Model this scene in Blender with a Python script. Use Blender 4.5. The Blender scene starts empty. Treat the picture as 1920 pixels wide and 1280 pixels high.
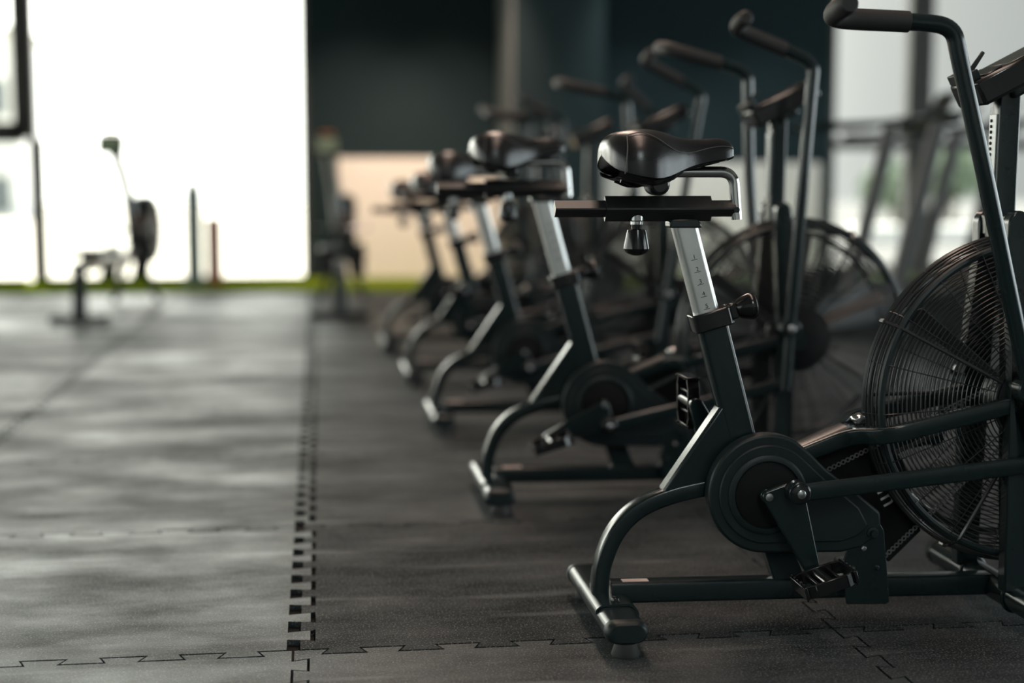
import bpy, bmesh, math, random
from math import sin, cos, pi, radians, atan2, sqrt
from mathutils import Vector, Matrix, Euler

random.seed(7)
S = bpy.context.scene
COL = S.collection

# ------------------------------------------------------------------ camera
FPX = 2750.0
cam_d = bpy.data.cameras.new('camera')
cam = bpy.data.objects.new('camera', cam_d)
COL.objects.link(cam)
cam_d.sensor_width = 36.0
cam_d.lens = FPX / 1920.0 * 36.0
cam_d.clip_start = 0.05
cam.location = (0, 0, 0.915)
cam.rotation_euler = (radians(90 - 6.2258), 0, radians(-7.5164))
cam_d.dof.use_dof = True
cam_d.dof.focus_distance = 2.92
cam_d.dof.aperture_fstop = 0.0516 / 0.045
S.camera = cam

# ------------------------------------------------------------------ world, sun, exposure
S.view_settings.view_transform = 'Standard'
S.view_settings.look = 'None'
S.view_settings.gamma = 1.0
S.view_settings.use_curve_mapping = False
S.view_settings.exposure = 0.0
S.cycles.use_denoising = True
S.cycles.max_bounces = 8
S.cycles.diffuse_bounces = 4
S.cycles.glossy_bounces = 4
S.cycles.transparent_max_bounces = 12
S.cycles.sample_clamp_indirect = 6.0

SKY_BASE = 0.44        # hazy sky away from the sun
SKY_GLOW = 8.5         # bright haze round the low sun
SUN = 16.0
CEIL_W = 44.0

W = bpy.data.worlds.new('sky')
S.world = W
W.use_nodes = True
nt = W.node_tree
nt.nodes.clear()
n_out = nt.nodes.new('ShaderNodeOutputWorld')
n_bg = nt.nodes.new('ShaderNodeBackground')
n_tc = nt.nodes.new('ShaderNodeTexCoord')
n_dot = nt.nodes.new('ShaderNodeVectorMath'); n_dot.operation = 'DOT_PRODUCT'
gd = Vector((-0.45, 0.87, 0.16)).normalized()
n_dot.inputs[1].default_value = gd
n_max = nt.nodes.new('ShaderNodeMath'); n_max.operation = 'MAXIMUM'; n_max.inputs[1].default_value = 0.0
n_pow = nt.nodes.new('ShaderNodeMath'); n_pow.operation = 'POWER'; n_pow.inputs[1].default_value = 8.0
n_sep = nt.nodes.new('ShaderNodeSeparateXYZ')
n_lr = nt.nodes.new('ShaderNodeMapRange')
n_lr.inputs['From Min'].default_value = -0.9; n_lr.inputs['From Max'].default_value = 0.36
n_base = nt.nodes.new('ShaderNodeMix'); n_base.data_type = 'RGBA'
n_base.inputs['A'].default_value = (5.0, 5.3, 5.1, 1)     # towards the left, warm
n_base.inputs['B'].default_value = (0.96, 1.0, 1.0, 1)       # towards the right, cool
n_rt = nt.nodes.new('ShaderNodeMapRange')                     # brighter again over the open side on the right
n_rt.inputs['From Min'].default_value = 0.55; n_rt.inputs['From Max'].default_value = 1.0
n_rc = nt.nodes.new('ShaderNodeVectorMath'); n_rc.operation = 'SCALE'; n_rc.inputs[0].default_value = (5.5, 6.0, 6.3)
n_ad2 = nt.nodes.new('ShaderNodeVectorMath'); n_ad2.operation = 'ADD'
n_bs = nt.nodes.new('ShaderNodeVectorMath'); n_bs.operation = 'SCALE'; n_bs.inputs['Scale'].default_value = SKY_BASE
n_gs = nt.nodes.new('ShaderNodeMath'); n_gs.operation = 'MULTIPLY'; n_gs.inputs[1].default_value = SKY_GLOW
n_gc = nt.nodes.new('ShaderNodeVectorMath'); n_gc.operation = 'SCALE'
n_gc.inputs[0].default_value = (1.0, 0.96, 0.86)
n_add = nt.nodes.new('ShaderNodeVectorMath'); n_add.operation = 'ADD'
L = nt.links.new
L(n_tc.outputs['Generated'], n_dot.inputs[0]); L(n_dot.outputs['Value'], n_max.inputs[0])
L(n_max.outputs[0], n_pow.inputs[0]); L(n_pow.outputs[0], n_gs.inputs[0]); L(n_gs.outputs[0], n_gc.inputs['Scale'])
L(n_tc.outputs['Generated'], n_sep.inputs[0]); L(n_sep.outputs['X'], n_lr.inputs['Value'])
L(n_lr.outputs['Result'], n_base.inputs['Factor']); L(n_base.outputs['Result'], n_bs.inputs[0])
L(n_sep.outputs['X'], n_rt.inputs['Value']); L(n_rt.outputs['Result'], n_rc.inputs['Scale'])
L(n_bs.outputs['Vector'], n_ad2.inputs[0]); L(n_rc.outputs['Vector'], n_ad2.inputs[1]); L(n_ad2.outputs['Vector'], n_add.inputs[0]); L(n_gc.outputs['Vector'], n_add.inputs[1])
L(n_add.outputs['Vector'], n_bg.inputs['Color']); L(n_bg.outputs[0], n_out.inputs['Surface'])

sun_d = bpy.data.lights.new('sun', 'SUN'); sun_d.energy = SUN; sun_d.angle = radians(2.0)
sun_d.color = (1.0, 0.93, 0.80)
sun = bpy.data.objects.new('sun', sun_d); COL.objects.link(sun)
sun.rotation_euler = Vector((0.10, -0.60, -0.80)).to_track_quat('-Z', 'Y').to_euler()


def area(name, loc, target, sx, sy, energy, color=(1, 1, 1), portal=False):
    d = bpy.data.lights.new(name, 'AREA'); d.shape = 'RECTANGLE'; d.size = sx; d.size_y = sy
    d.energy = energy; d.color = color
    o = bpy.data.objects.new(name, d); COL.objects.link(o)
    o.location = loc
    o.rotation_euler = (Vector(target) - Vector(loc)).to_track_quat('-Z', 'Z' if abs(target[2] - loc[2]) < 1e-3 else 'Y').to_euler()
    if portal:
        d.cycles.is_portal = True
    return o


ROOM_L, ROOM_R, ROOM_B, ROOM_F, ROOM_H = -7.0, 9.0, -4.5, 13.9, 3.9
# daylight portals in the window openings
area('portal', (-3.55, ROOM_F + 0.02, 1.65), (-3.55, 0, 1.65), 6.9, 3.3, 1, portal=True)
area('portal', (6.95, ROOM_F + 0.02, 1.65), (6.95, 0, 1.65), 4.0, 3.3, 1, portal=True)
area('portal', (ROOM_L - 0.02, 4.0, 1.75), (0, 4.0, 1.75), 15.0, 3.1, 1, portal=True)
area('portal', (ROOM_R + 0.02, 5.7, 1.75), (0, 5.7, 1.75), 15.4, 3.1, 1, portal=True)
# warm linear ceiling lamps running along the room
for lx, ly, ln, pw in ((0.95, 3.0, 4.0, 0.95), (0.90, 7.6, 4.0, 1.7)):
    area('ceiling_or_fill_lamp', (lx, ly, ROOM_H - 0.12), (lx, ly, 0), 0.5, ln, CEIL_W * pw, (1.0, 0.74, 0.60))
# added fill lamp behind the camera, brightens the unseen back of the room
area('ceiling_or_fill_lamp', (1.0, -2.2, ROOM_H - 0.12), (1.0, -2.2, 0), 0.5, 3.0, 88.0, (0.90, 1.0, 1.0))


def spot(name, loc, target, energy, ang, color):
    d = bpy.data.lights.new(name, 'SPOT'); d.energy = energy; d.color = color
    d.spot_size = radians(ang); d.spot_blend = 0.8; d.shadow_soft_size = 0.08
    o = bpy.data.objects.new(name, d); COL.objects.link(o); o.location = loc
    o.rotation_euler = (Vector(target) - Vector(loc)).to_track_quat('-Z', 'Y').to_euler()
    return o


for sx, tx, en, col in ((0.3, 0.5, 450.0, (1.0, 0.74, 0.56)), (1.2, 1.2, 400.0, (1.0, 0.75, 0.58)), (3.0, 3.0, 170.0, (0.95, 1.0, 0.98)), (4.2, 4.3, 170.0, (0.93, 1.0, 0.98))):
    spot('panel_fill_spot', (sx, 11.9, ROOM_H - 0.1), (tx, 13.9, 0.15), en, 50, col)  # added spots that brighten the cream panel, no fixtures seen there


# ------------------------------------------------------------------ materials
def nmat(name):
    m = bpy.data.materials.new(name); m.use_nodes = True
    b = m.node_tree.nodes['Principled BSDF']
    return m, m.node_tree, b


def simple(name, col, rough=0.5, metal=0.0, spec=0.5, coat=0.0, var=0.12, scale=30.0, bump=0.0, bscale=400.0):
    """base colour with a faint noise mottling and an optional fine bump"""
    m, t, b = nmat(name)
    b.inputs['Roughness'].default_value = rough
    b.inputs['Metallic'].default_value = metal
    b.inputs['Specular IOR Level'].default_value = spec
    b.inputs['Coat Weight'].default_value = coat
    b.inputs['Coat Roughness'].default_value = 0.12
    tc = t.nodes.new('ShaderNodeTexCoord')
    nz = t.nodes.new('ShaderNodeTexNoise'); nz.inputs['Scale'].default_value = scale; nz.inputs['Detail'].default_value = 3
    mx = t.nodes.new('ShaderNodeMix'); mx.data_type = 'RGBA'
    mx.inputs['A'].default_value = (*[c * (1 - var) for c in col], 1)
    mx.inputs['B'].default_value = (*[min(1, c * (1 + var)) for c in col], 1)
    t.links.new(tc.outputs['Object'], nz.inputs['Vector'])
    t.links.new(nz.outputs['Fac'], mx.inputs['Factor'])
    t.links.new(mx.outputs['Result'], b.inputs['Base Color'])
    if bump:
        n2 = t.nodes.new('ShaderNodeTexNoise'); n2.inputs['Scale'].default_value = bscale
        bp = t.nodes.new('ShaderNodeBump'); bp.inputs['Strength'].default_value = bump; bp.inputs['Distance'].default_value = 0.002
        t.links.new(tc.outputs['Object'], n2.inputs['Vector'])
        t.links.new(n2.outputs['Fac'], bp.inputs['Height'])
        t.links.new(bp.outputs['Normal'], b.inputs['Normal'])
    return m


M = {}
M['frame'] = simple('black_powder_coat', (0.009, 0.017, 0.018), 0.20, 0, 0.5, bump=0.05, bscale=900)
M['rail'] = simple('black_rail_paint', (0.020, 0.020, 0.020), 0.30, 0, 0.55, bump=0.06, bscale=900)
M['plastic'] = simple('black_plastic', (0.008, 0.015, 0.016), 0.42, 0, 0.35, bump=0.12, bscale=1200)
M['gloss'] = simple('gloss_black', (0.010, 0.010, 0.011), 0.16, 0, 0.5)
M['leather'] = simple('black_vinyl', (0.012, 0.012, 0.013), 0.27, 0, 0.5, bump=0.10, bscale=350)
M['rubber'] = simple('black_rubber', (0.022, 0.022, 0.022), 0.62, 0, 0.4, bump=0.2, bscale=600)
M['wire'] = simple('black_wire', (0.026, 0.028, 0.029), 0.24, 0, 0.7)
M['hole'] = simple('dark_recess', (0.006, 0.006, 0.007), 0.7, 0, 0.2)
M['silver'] = simple('brushed_silver', (0.72, 0.72, 0.70), 0.36, 1.0, bump=0.05, bscale=700)
M['chrome'] = simple('chrome', (0.62, 0.61, 0.60), 0.10, 1.0, var=0.03)
M['steel'] = simple('bolt_steel', (0.45, 0.45, 0.45), 0.28, 1.0)
M['greysteel'] = simple('grey_metal', (0.30, 0.31, 0.31), 0.40, 0.9)
M['ink'] = simple('black_print', (0.012, 0.012, 0.012), 0.6)
M['white'] = simple('white_print', (0.72, 0.72, 0.70), 0.5)
M['sticker'] = simple('pale_sticker', (0.62, 0.47, 0.43), 0.5)
M['thread'] = simple('grey_thread', (0.10, 0.095, 0.09), 0.7)
M['screen'] = simple('screen_glass', (0.05, 0.055, 0.05), 0.12)
M['greenscreen'] = simple('pale_green_screen', (0.25, 0.33, 0.22), 0.3)
M['orange'] = simple('orange_plastic', (0.75, 0.22, 0.06), 0.45)
M['brown'] = simple('brown_plastic', (0.10, 0.05, 0.03), 0.4)
M['wall'] = simple('dark_slate_paint', (0.016, 0.030, 0.035), 0.8, 0, 0.12, var=0.06, scale=3, bump=0.2, bscale=180)
M['panel'] = simple('cream_wall_panel', (0.86, 0.82, 0.77), 0.6, 0, 0.3, var=0.03, scale=2)
M['lightwall'] = simple('light_grey_paint', (0.60, 0.62, 0.62), 0.8, 0, 0.2, var=0.04, scale=2)
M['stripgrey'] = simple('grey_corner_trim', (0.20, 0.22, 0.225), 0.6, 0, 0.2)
M['ceiling'] = simple('ceiling_paint', (0.30, 0.28, 0.26), 0.8, 0, 0.2)
M['winframe'] = simple('window_aluminium', (0.055, 0.055, 0.052), 0.5, 0, 0.4)
M['concrete'] = simple('pale_concrete', (0.70, 0.68, 0.62), 0.9, 0, 0.2, scale=2)
M['asphalt'] = simple('asphalt', (0.16, 0.163, 0.165), 0.9, 0, 0.2, scale=2)
M['whitewall'] = simple('white_render', (0.88, 0.88, 0.86), 0.8, 0, 0.2, scale=2)
M['winblue'] = simple('blue_grey_glass', (0.10, 0.13, 0.15), 0.2)
M['leaf'] = simple('pale_foliage', (0.30, 0.37, 0.27), 0.7, 0, 0.2, var=0.5, scale=4)
M['bark'] = simple('bark', (0.09, 0.07, 0.05), 0.9)
M['rollgrey'] = simple('blue_grey_foam', (0.16, 0.22, 0.23), 0.8)
M['rollred'] = simple('brick_red_foam', (0.33, 0.13, 0.10), 0.8)
M['greyframe'] = simple('grey_painted_steel', (0.10, 0.108, 0.108), 0.45)
M['fan'] = simple('grey_fan_blade', (0.050, 0.054, 0.055), 0.5)
M['belt'] = simple('running_belt', (0.03, 0.03, 0.03), 0.6)


def floor_mat():
    m, t, b = nmat('rubber_floor_tile')
    N = t.nodes.new; K = t.links.new
    geo = N('ShaderNodeNewGeometry')
    tc = N('ShaderNodeTexCoord')
    mp = N('ShaderNodeMapping'); mp.inputs['Scale'].default_value = (1.1, 2.3, 1)
    K(tc.outputs['Object'], mp.inputs['Vector'])
    wear = N('ShaderNodeTexNoise'); wear.inputs['Scale'].default_value = 1.5; wear.inputs['Detail'].default_value = 8; wear.inputs['Roughness'].default_value = 0.68
    K(mp.outputs[0], wear.inputs['Vector'])
    wr = N('ShaderNodeValToRGB'); wr.color_ramp.elements[0].position = 0.36; wr.color_ramp.elements[1].position = 0.70
    wr.color_ramp.elements[0].color = (0.008, 0.011, 0.0125, 1); wr.color_ramp.elements[1].color = (0.036, 0.042, 0.044, 1)
    K(wear.outputs['Fac'], wr.inputs['Fac'])
    # tile batch tone, with the dim unreflecting floor by the bikes painted in
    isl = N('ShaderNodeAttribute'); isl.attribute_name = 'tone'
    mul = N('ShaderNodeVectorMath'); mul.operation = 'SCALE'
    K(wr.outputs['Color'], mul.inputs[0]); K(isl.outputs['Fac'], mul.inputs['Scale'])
    # scuffs: stretched pale scratches
    mp2 = N('ShaderNodeMapping'); mp2.inputs['Scale'].default_value = (0.8, 7.0, 1); mp2.inputs['Rotation'].default_value = (0, 0, 0.09)
    K(tc.outputs['Object'], mp2.inputs['Vector'])
    sc = N('ShaderNodeTexNoise'); sc.inputs['Scale'].default_value = 1.7; sc.inputs['Detail'].default_value = 5
    K(mp2.outputs[0], sc.inputs['Vector'])
    sr = N('ShaderNodeMapRange'); sr.inputs['From Min'].default_value = 0.60; sr.inputs['From Max'].default_value = 0.76; sr.inputs['To Max'].default_value = 0.55
    K(sc.outputs['Fac'], sr.inputs['Value'])
    mx = N('ShaderNodeMix'); mx.data_type = 'RGBA'; mx.inputs['B'].default_value = (0.15, 0.15, 0.145, 1)
    K(sr.outputs['Result'], mx.inputs['Factor']); K(mul.outputs[0], mx.inputs['A'])
    # rubber crumb speckle
    sp = N('ShaderNodeTexNoise'); sp.inputs['Scale'].default_value = 240; sp.inputs['Detail'].default_value = 2
    K(tc.outputs['Object'], sp.inputs['Vector'])
    spr = N('ShaderNodeMapRange'); spr.inputs['From Min'].default_value = 0.56; spr.inputs['From Max'].default_value = 0.70; spr.inputs['To Max'].default_value = 0.85
    K(sp.outputs['Fac'], spr.inputs['Value'])
    mx2 = N('ShaderNodeMix'); mx2.data_type = 'RGBA'; mx2.inputs['B'].default_value = (0.24, 0.24, 0.235, 1)
    K(spr.outputs['Result'], mx2.inputs['Factor']); K(mx.outputs['Result'], mx2.inputs['A'])
    K(mx2.outputs['Result'], b.inputs['Base Color'])
    rr = N('ShaderNodeMapRange'); rr.inputs['From Min'].default_value = 0.36; rr.inputs['From Max'].default_value = 0.66; rr.inputs['To Min'].default_value = 0.58; rr.inputs['To Max'].default_value = 0.35
    K(wear.outputs['Fac'], rr.inputs['Value']); tr_ = N('ShaderNodeMapRange'); tr_.inputs['From Min'].default_value = 0.5; tr_.inputs['From Max'].default_value = 1.2; tr_.inputs['To Min'].default_value = 0.22; tr_.inputs['To Max'].default_value = 0.0
    K(isl.outputs['Fac'], tr_.inputs['Value'])
    ra = N('ShaderNodeMath'); ra.operation = 'ADD'
    K(rr.outputs['Result'], ra.inputs[0]); K(tr_.outputs['Result'], ra.inputs[1]); K(ra.outputs[0], b.inputs['Roughness'])
    sv = N('ShaderNodeMapRange'); sv.inputs['From Min'].default_value = 0.34; sv.inputs['From Max'].default_value = 0.68
    sv.inputs['To Min'].default_value = 0.22; sv.inputs['To Max'].default_value = 0.85
    K(wear.outputs['Fac'], sv.inputs['Value'])
    gr = N('ShaderNodeTexNoise'); gr.inputs['Scale'].default_value = 210; gr.inputs['Detail'].default_value = 3; gr.inputs['Roughness'].default_value = 0.7
    K(tc.outputs['Object'], gr.inputs['Vector'])
    gm_ = N('ShaderNodeMapRange'); gm_.inputs['From Min'].default_value = 0.35; gm_.inputs['From Max'].default_value = 0.65; gm_.inputs['To Min'].default_value = 0.55; gm_.inputs['To Max'].default_value = 1.45
    K(gr.outputs['Fac'], gm_.inputs['Value'])
    sm_ = N('ShaderNodeMath'); sm_.operation = 'MULTIPLY'
    K(sv.outputs['Result'], sm_.inputs[0]); K(gm_.outputs['Result'], sm_.inputs[1])
    sa = N('ShaderNodeMath'); sa.operation = 'ADD'
    mt_ = N('ShaderNodeMath'); mt_.operation = 'MULTIPLY'
    K(sm_.outputs[0], mt_.inputs[0]); K(isl.outputs['Fac'], mt_.inputs[1])
    b.inputs['Specular Tint'].default_value = (0.86, 1.0, 1.04, 1)
    K(mt_.outputs[0], sa.inputs[0]); K(sr.outputs['Result'], sa.inputs[1]); K(sa.outputs[0], b.inputs['Specular IOR Level'])
    bp = N('ShaderNodeBump'); bp.inputs['Strength'].default_value = 0.12; bp.inputs['Distance'].default_value = 0.003
    K(gr.outputs['Fac'], bp.inputs['Height']); K(bp.outputs['Normal'], b.inputs['Normal'])
    return m


M['floor'] = floor_mat()


def turf_mat():
    m, t, b = nmat('green_turf')
    tc = t.nodes.new('ShaderNodeTexCoord')
    nz = t.nodes.new('ShaderNodeTexNoise'); nz.inputs['Scale'].default_value = 60; nz.inputs['Detail'].default_value = 4
    cr = t.nodes.new('ShaderNodeValToRGB')
    cr.color_ramp.elements[0].color = (0.08, 0.13, 0.005, 1); cr.color_ramp.elements[1].color = (0.20, 0.27, 0.02, 1)
    t.links.new(tc.outputs['Object'], nz.inputs['Vector']); t.links.new(nz.outputs['Fac'], cr.inputs['Fac'])
    t.links.new(cr.outputs['Color'], b.inputs['Base Color'])
    b.inputs['Roughness'].default_value = 1.0; b.inputs['Specular IOR Level'].default_value = 0.0
    return m


M['turf'] = turf_mat()


def glass_mat():
    m = bpy.data.materials.new('window_glass'); m.use_nodes = True
    t = m.node_tree; t.nodes.clear()
    o = t.nodes.new('ShaderNodeOutputMaterial'); mx = t.nodes.new('ShaderNodeMixShader')
    tr = t.nodes.new('ShaderNodeBsdfTransparent'); tr.inputs['Color'].default_value = (0.95, 0.97, 0.96, 1)
    gl = t.nodes.new('ShaderNodeBsdfGlossy'); gl.inputs['Roughness'].default_value = 0.03
    fr = t.nodes.new('ShaderNodeFresnel'); fr.inputs['IOR'].default_value = 1.35
    t.links.new(fr.outputs[0], mx.inputs[0]); t.links.new(tr.outputs[0], mx.inputs[1]); t.links.new(gl.outputs[0], mx.inputs[2])
    t.links.new(mx.outputs[0], o.inputs['Surface'])
    return m


M['glass'] = glass_mat()


# ------------------------------------------------------------------ mesh helpers
def V(*a):
    return Vector(a)


def fillet(pts, r, n=6):
    """round the inner corners of a polyline"""
    pts = [Vector(p) for p in pts]
    out = [pts[0]]
    for i in range(1, len(pts) - 1):
        a, b, c = pts[i - 1], pts[i], pts[i + 1]
        d1 = min(r, (a - b).length * 0.48); d2 = min(r, (c - b).length * 0.48)
        p0 = b + (a - b).normalized() * d1; p2 = b + (c - b).normalized() * d2
        for k in range(n + 1):
            u = k / n
            out.append(p0 * (1 - u) ** 2 + b * 2 * u * (1 - u) + p2 * u * u)
    out.append(pts[-1])
    return out


def catmull(pts, n=6):
    pts = [Vector(p) for p in pts]
    P = [pts[0] * 2 - pts[1]] + pts + [pts[-1] * 2 - pts[-2]]
    out = []
    for i in range(1, len(P) - 2):
        a, b, c, d = P[i - 1], P[i], P[i + 1], P[i + 2]
        for k in range(n):
            u = k / n
            out.append(0.5 * ((2 * b) + (c - a) * u + (2 * a - 5 * b + 4 * c - d) * u * u + (3 * b - a - 3 * c + d) * u ** 3))
    out.append(pts[-1])
    return out


def rrect(w, h, r, n=3):
    """rounded rectangle profile, counter-clockwise"""
    r = min(r, w / 2 - 1e-5, h / 2 - 1e-5)
    o = []
    for cx, cy, a0 in ((w / 2 - r, h / 2 - r, 0), (-w / 2 + r, h / 2 - r, 90), (-w / 2 + r, -h / 2 + r, 180), (w / 2 - r, -h / 2 + r, 270)):
        for k in range(n + 1):
            a = radians(a0 + 90 * k / n)
            o.append((cx + r * cos(a), cy + r * sin(a)))
    return o


def circ(r, n=14):
    return [(r * cos(2 * pi * k / n), r * sin(2 * pi * k / n)) for k in range(n)]


class MB:
    def __init__(s):
        s.v = []; s.f = []

    def add(s, vs, fs):
        o = len(s.v)
        s.v += [tuple(v) for v in vs]
        s.f += [tuple(i + o for i in f) for f in fs]
        return s

    def box(s, c, d, rot=None):
        x, y, z = d[0] / 2, d[1] / 2, d[2] / 2
        vs = [Vector(p) for p in ((-x, -y, -z), (x, -y, -z), (x, y, -z), (-x, y, -z), (-x, -y, z), (x, -y, z), (x, y, z), (-x, y, z))]
        if rot is not None:
            R = Euler(rot).to_matrix(); vs = [R @ v for v in vs]
        vs = [v + Vector(c) for v in vs]
        return s.add(vs, [(3, 2, 1, 0), (4, 5, 6, 7), (0, 1, 5, 4), (1, 2, 6, 5), (2, 3, 7, 6), (3, 0, 4, 7)])

    def prism(s, poly, y0, y1):
        """polygon in x,z extruded along y"""
        n = len(poly)
        ar = sum(poly[i][0] * poly[(i + 1) % n][1] - poly[(i + 1) % n][0] * poly[i][1] for i in range(n))
        if ar < 0:
            poly = poly[::-1]
        vs = [(p[0], y0, p[1]) for p in poly] + [(p[0], y1, p[1]) for p in poly]
        fs = [tuple(range(n)), tuple(range(2 * n - 1, n - 1, -1))]
        for i in range(n):
            j = (i + 1) % n
            fs.append((i, i + n, j + n, j))
        return s.add(vs, fs)

    def sweep(s, prof, path, ref=(0, 1, 0), closed=False, scale=None, caps=True):
        path = [Vector(p) for p in path]
        n, m = len(path), len(prof)
        vs = []
        b = Vector(ref)
        for i, p in enumerate(path):
            a = path[(i - 1) % n] if (closed or i) else path[0]
            c = path[(i + 1) % n] if (closed or i < n - 1) else path[-1]
            t = (c - a).normalized()
            bb = b - t * b.dot(t)
            if bb.length < 1e-4:
                bb = t.orthogonal()
            bb.normalize()
            b = bb if ref is None else b
            nn = bb.cross(t)
            k = scale[i] if scale else 1.0
            for (u, w) in prof:
                vs.append(p + nn * (u * k) + bb * (w * k))
        fs = []
        for i in range(n if closed else n - 1):
            j = (i + 1) % n
            for k in range(m):
                l = (k + 1) % m
                fs.append((i * m + k, j * m + k, j * m + l, i * m + l))
        if caps and not closed:
            fs.append(tuple(range(m))); fs.append(tuple(range(n * m - 1, (n - 1) * m - 1, -1)))
        return s.add(vs, fs)

    def tube(s, path, r, n=12, closed=False, caps=True):
        """round tube, frame carried along the path"""
        path = [Vector(p) for p in path]
        N = len(path)
        t0 = (path[1] - path[0]).normalized()
        b = t0.orthogonal().normalized()
        vs = []
        for i, p in enumerate(path):
            a = path[(i - 1) % N] if (closed or i) else path[0]
            c = path[(i + 1) % N] if (closed or i < N - 1) else path[-1]
            t = (c - a).normalized()
            b = (b - t * b.dot(t)).normalized()
            nn = b.cross(t)
            rr = r[i] if isinstance(r, (list, tuple)) else r
            for k in range(n):
                q = 2 * pi * k / n
                vs.append(p + nn * (rr * cos(q)) + b * (rr * sin(q)))
        fs = []
        for i in range(N if closed else N - 1):
            j = (i + 1) % N
            for k in range(n):
                l = (k + 1) % n
                fs.append((i * n + k, j * n + k, j * n + l, i * n + l))
        if caps and not closed:
            fs.append(tuple(range(n))); fs.append(tuple(range(N * n - 1, (N - 1) * n - 1, -1)))
        return s.add(vs, fs)

    def ring(s, c, R, r, seg=72, n=6, axis='y'):
        c = Vector(c)
        vs = []; fs = []
        for i in range(seg):
            a = 2 * pi * i / seg
            for k in range(n):
                q = 2 * pi * k / n
                rad = R + r * cos(q); h = r * sin(q)
                if axis == 'y':
                    vs.append(c + V(rad * cos(a), h, rad * sin(a)))
                elif axis == 'x':
                    vs.append(c + V(h, rad * cos(a), rad * sin(a)))
                else:
                    vs.append(c + V(rad * cos(a), rad * sin(a), h))
        for i in range(seg):
            j = (i + 1) % seg
            for k in range(n):
                l = (k + 1) % n
                fs.append((i * n + k, i * n + l, j * n + l, j * n + k))
        return s.add(vs, fs)

    def lathe(s, prof, c, axis, n=28):
        """profile of (radius, height) turned round axis through c; closed at both ends"""
        c = Vector(c); ax = Vector(axis).normalized()
        b = ax.orthogonal().normalized(); d = ax.cross(b)
        vs = []; fs = []
        for (r, h) in prof:
            for k in range(n):
                q = 2 * pi * k / n
                vs.append(c + ax * h + b * (r * cos(q)) + d * (r * sin(q)))
        m = len(prof)
        for i in range(m - 1):
            for k in range(n):
                l = (k + 1) % n
                fs.append((i * n + k, i * n + l, (i + 1) * n + l, (i + 1) * n + k))
        fs.append(tuple(range(n - 1, -1, -1))); fs.append(tuple(range((m - 1) * n, m * n)))
        return s.add(vs, fs)

    def build(s, name, mat, parent=None, smooth=38, bevel=0.0, bseg=2, origin=None, sub=0):
        me = bpy.data.meshes.new(name)
        vs = s.v
        if origin is not None:
            vs = [(v[0] - origin[0], v[1] - origin[1], v[2] - origin[2]) for v in vs]
        me.from_pydata(vs, [], s.f)
        bm = bmesh.new(); bm.from_mesh(me)
        bmesh.ops.recalc_face_normals(bm, faces=bm.faces)
        bm.to_mesh(me); bm.free()
        me.materials.append(mat)
        if smooth:
            me.polygons.foreach_set('use_smooth', [True] * len(me.polygons))
            me.set_sharp_from_angle(angle=radians(smooth))
        o = bpy.data.objects.new(name, me)
        COL.objects.link(o)
        if origin is not None:
            o.location = origin
        if parent is not None:
            o.parent = parent
        if bevel:
            md = o.modifiers.new('bevel', 'BEVEL'); md.width = bevel; md.segments = bseg
            md.limit_method = 'ANGLE'; md.angle_limit = radians(40)
        if sub:
            md = o.modifiers.new('sub', 'SUBSURF'); md.levels = sub; md.render_levels = sub
        return o


def empty(name, loc, rz=0.0):
    o = bpy.data.objects.new(name, None); COL.objects.link(o)
    o.empty_display_size = 0.1; o.location = loc; o.rotation_euler = (0, 0, rz)
    return o


def tag(o, label=None, cat=None, group=None, kind=None):
    if label: o['label'] = label
    if cat: o['category'] = cat
    if group: o['group'] = group
    if kind: o['kind'] = kind
    return o


def text_mesh(body, size, mat, name, parent, mw):
    c = bpy.data.curves.new('txt', 'FONT'); c.body = body; c.size = size; c.align_x = 'CENTER'; c.extrude = 0.0002
    t = bpy.data.objects.new('txt', c); COL.objects.link(t)
    dg = bpy.context.evaluated_depsgraph_get(); dg.update()
    me = bpy.data.meshes.new_from_object(t.evaluated_get(dg))
    bpy.data.objects.remove(t)
    me.transform(mw); me.name = name
    me.materials.clear(); me.materials.append(mat)
    o = bpy.data.objects.new(name, me); COL.objects.link(o); o.parent = parent
    return o


def struct(o):
    o['kind'] = 'structure'
    return o


# ------------------------------------------------------------------ room shell
def seam(a, b, nper, d, ext=0.0):
    """dovetail puzzle edge from a to b (2D points), offset along the left normal by 0..d alternately"""
    a = Vector(a); b = Vector(b); t = (b - a); Ln = t.length; t.normalize(); nrm = Vector((-t.y, t.x))
    mg = 0.062; q = (Ln - 2 * mg) / (nper - 0.5); e = q * 0.04; pts = []
    lo, hi = -d - ext, 0.0
    for k in range(nper):
        s0 = mg + k * q; s1 = s0 + q / 2
        pts += [a + t * (s0 + e) + nrm * hi, a + t * (s0 - e) + nrm * lo, a + t * (s1 + e) + nrm * lo, a + t * (s1 - e) + nrm * hi]
    return pts


def inset(poly, g):
    q = [poly[0]]
    for p in poly[1:]:
        if (Vector(p) - Vector(q[-1])).length > 1e-5:
            q.append(p)
    poly = q
    n = len(poly); out = []
    for i in range(n):
        p = Vector(poly[i]); a = Vector(poly[i - 1]); c = Vector(poly[(i + 1) % n])
        e1 = p - a; e2 = c - p
        if e1.length < 1e-6 or e2.length < 1e-6:
            out.append(tuple(p)); continue
        e1.normalize(); e2.normalize()
        n1 = Vector((-e1.y, e1.x)); n2 = Vector((-e2.y, e2.x))
        m = n1 + n2
        k = max(0.35, 1 + n1.dot(n2))
        out.append(tuple(p + m * (g / k)))
    return out


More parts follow.
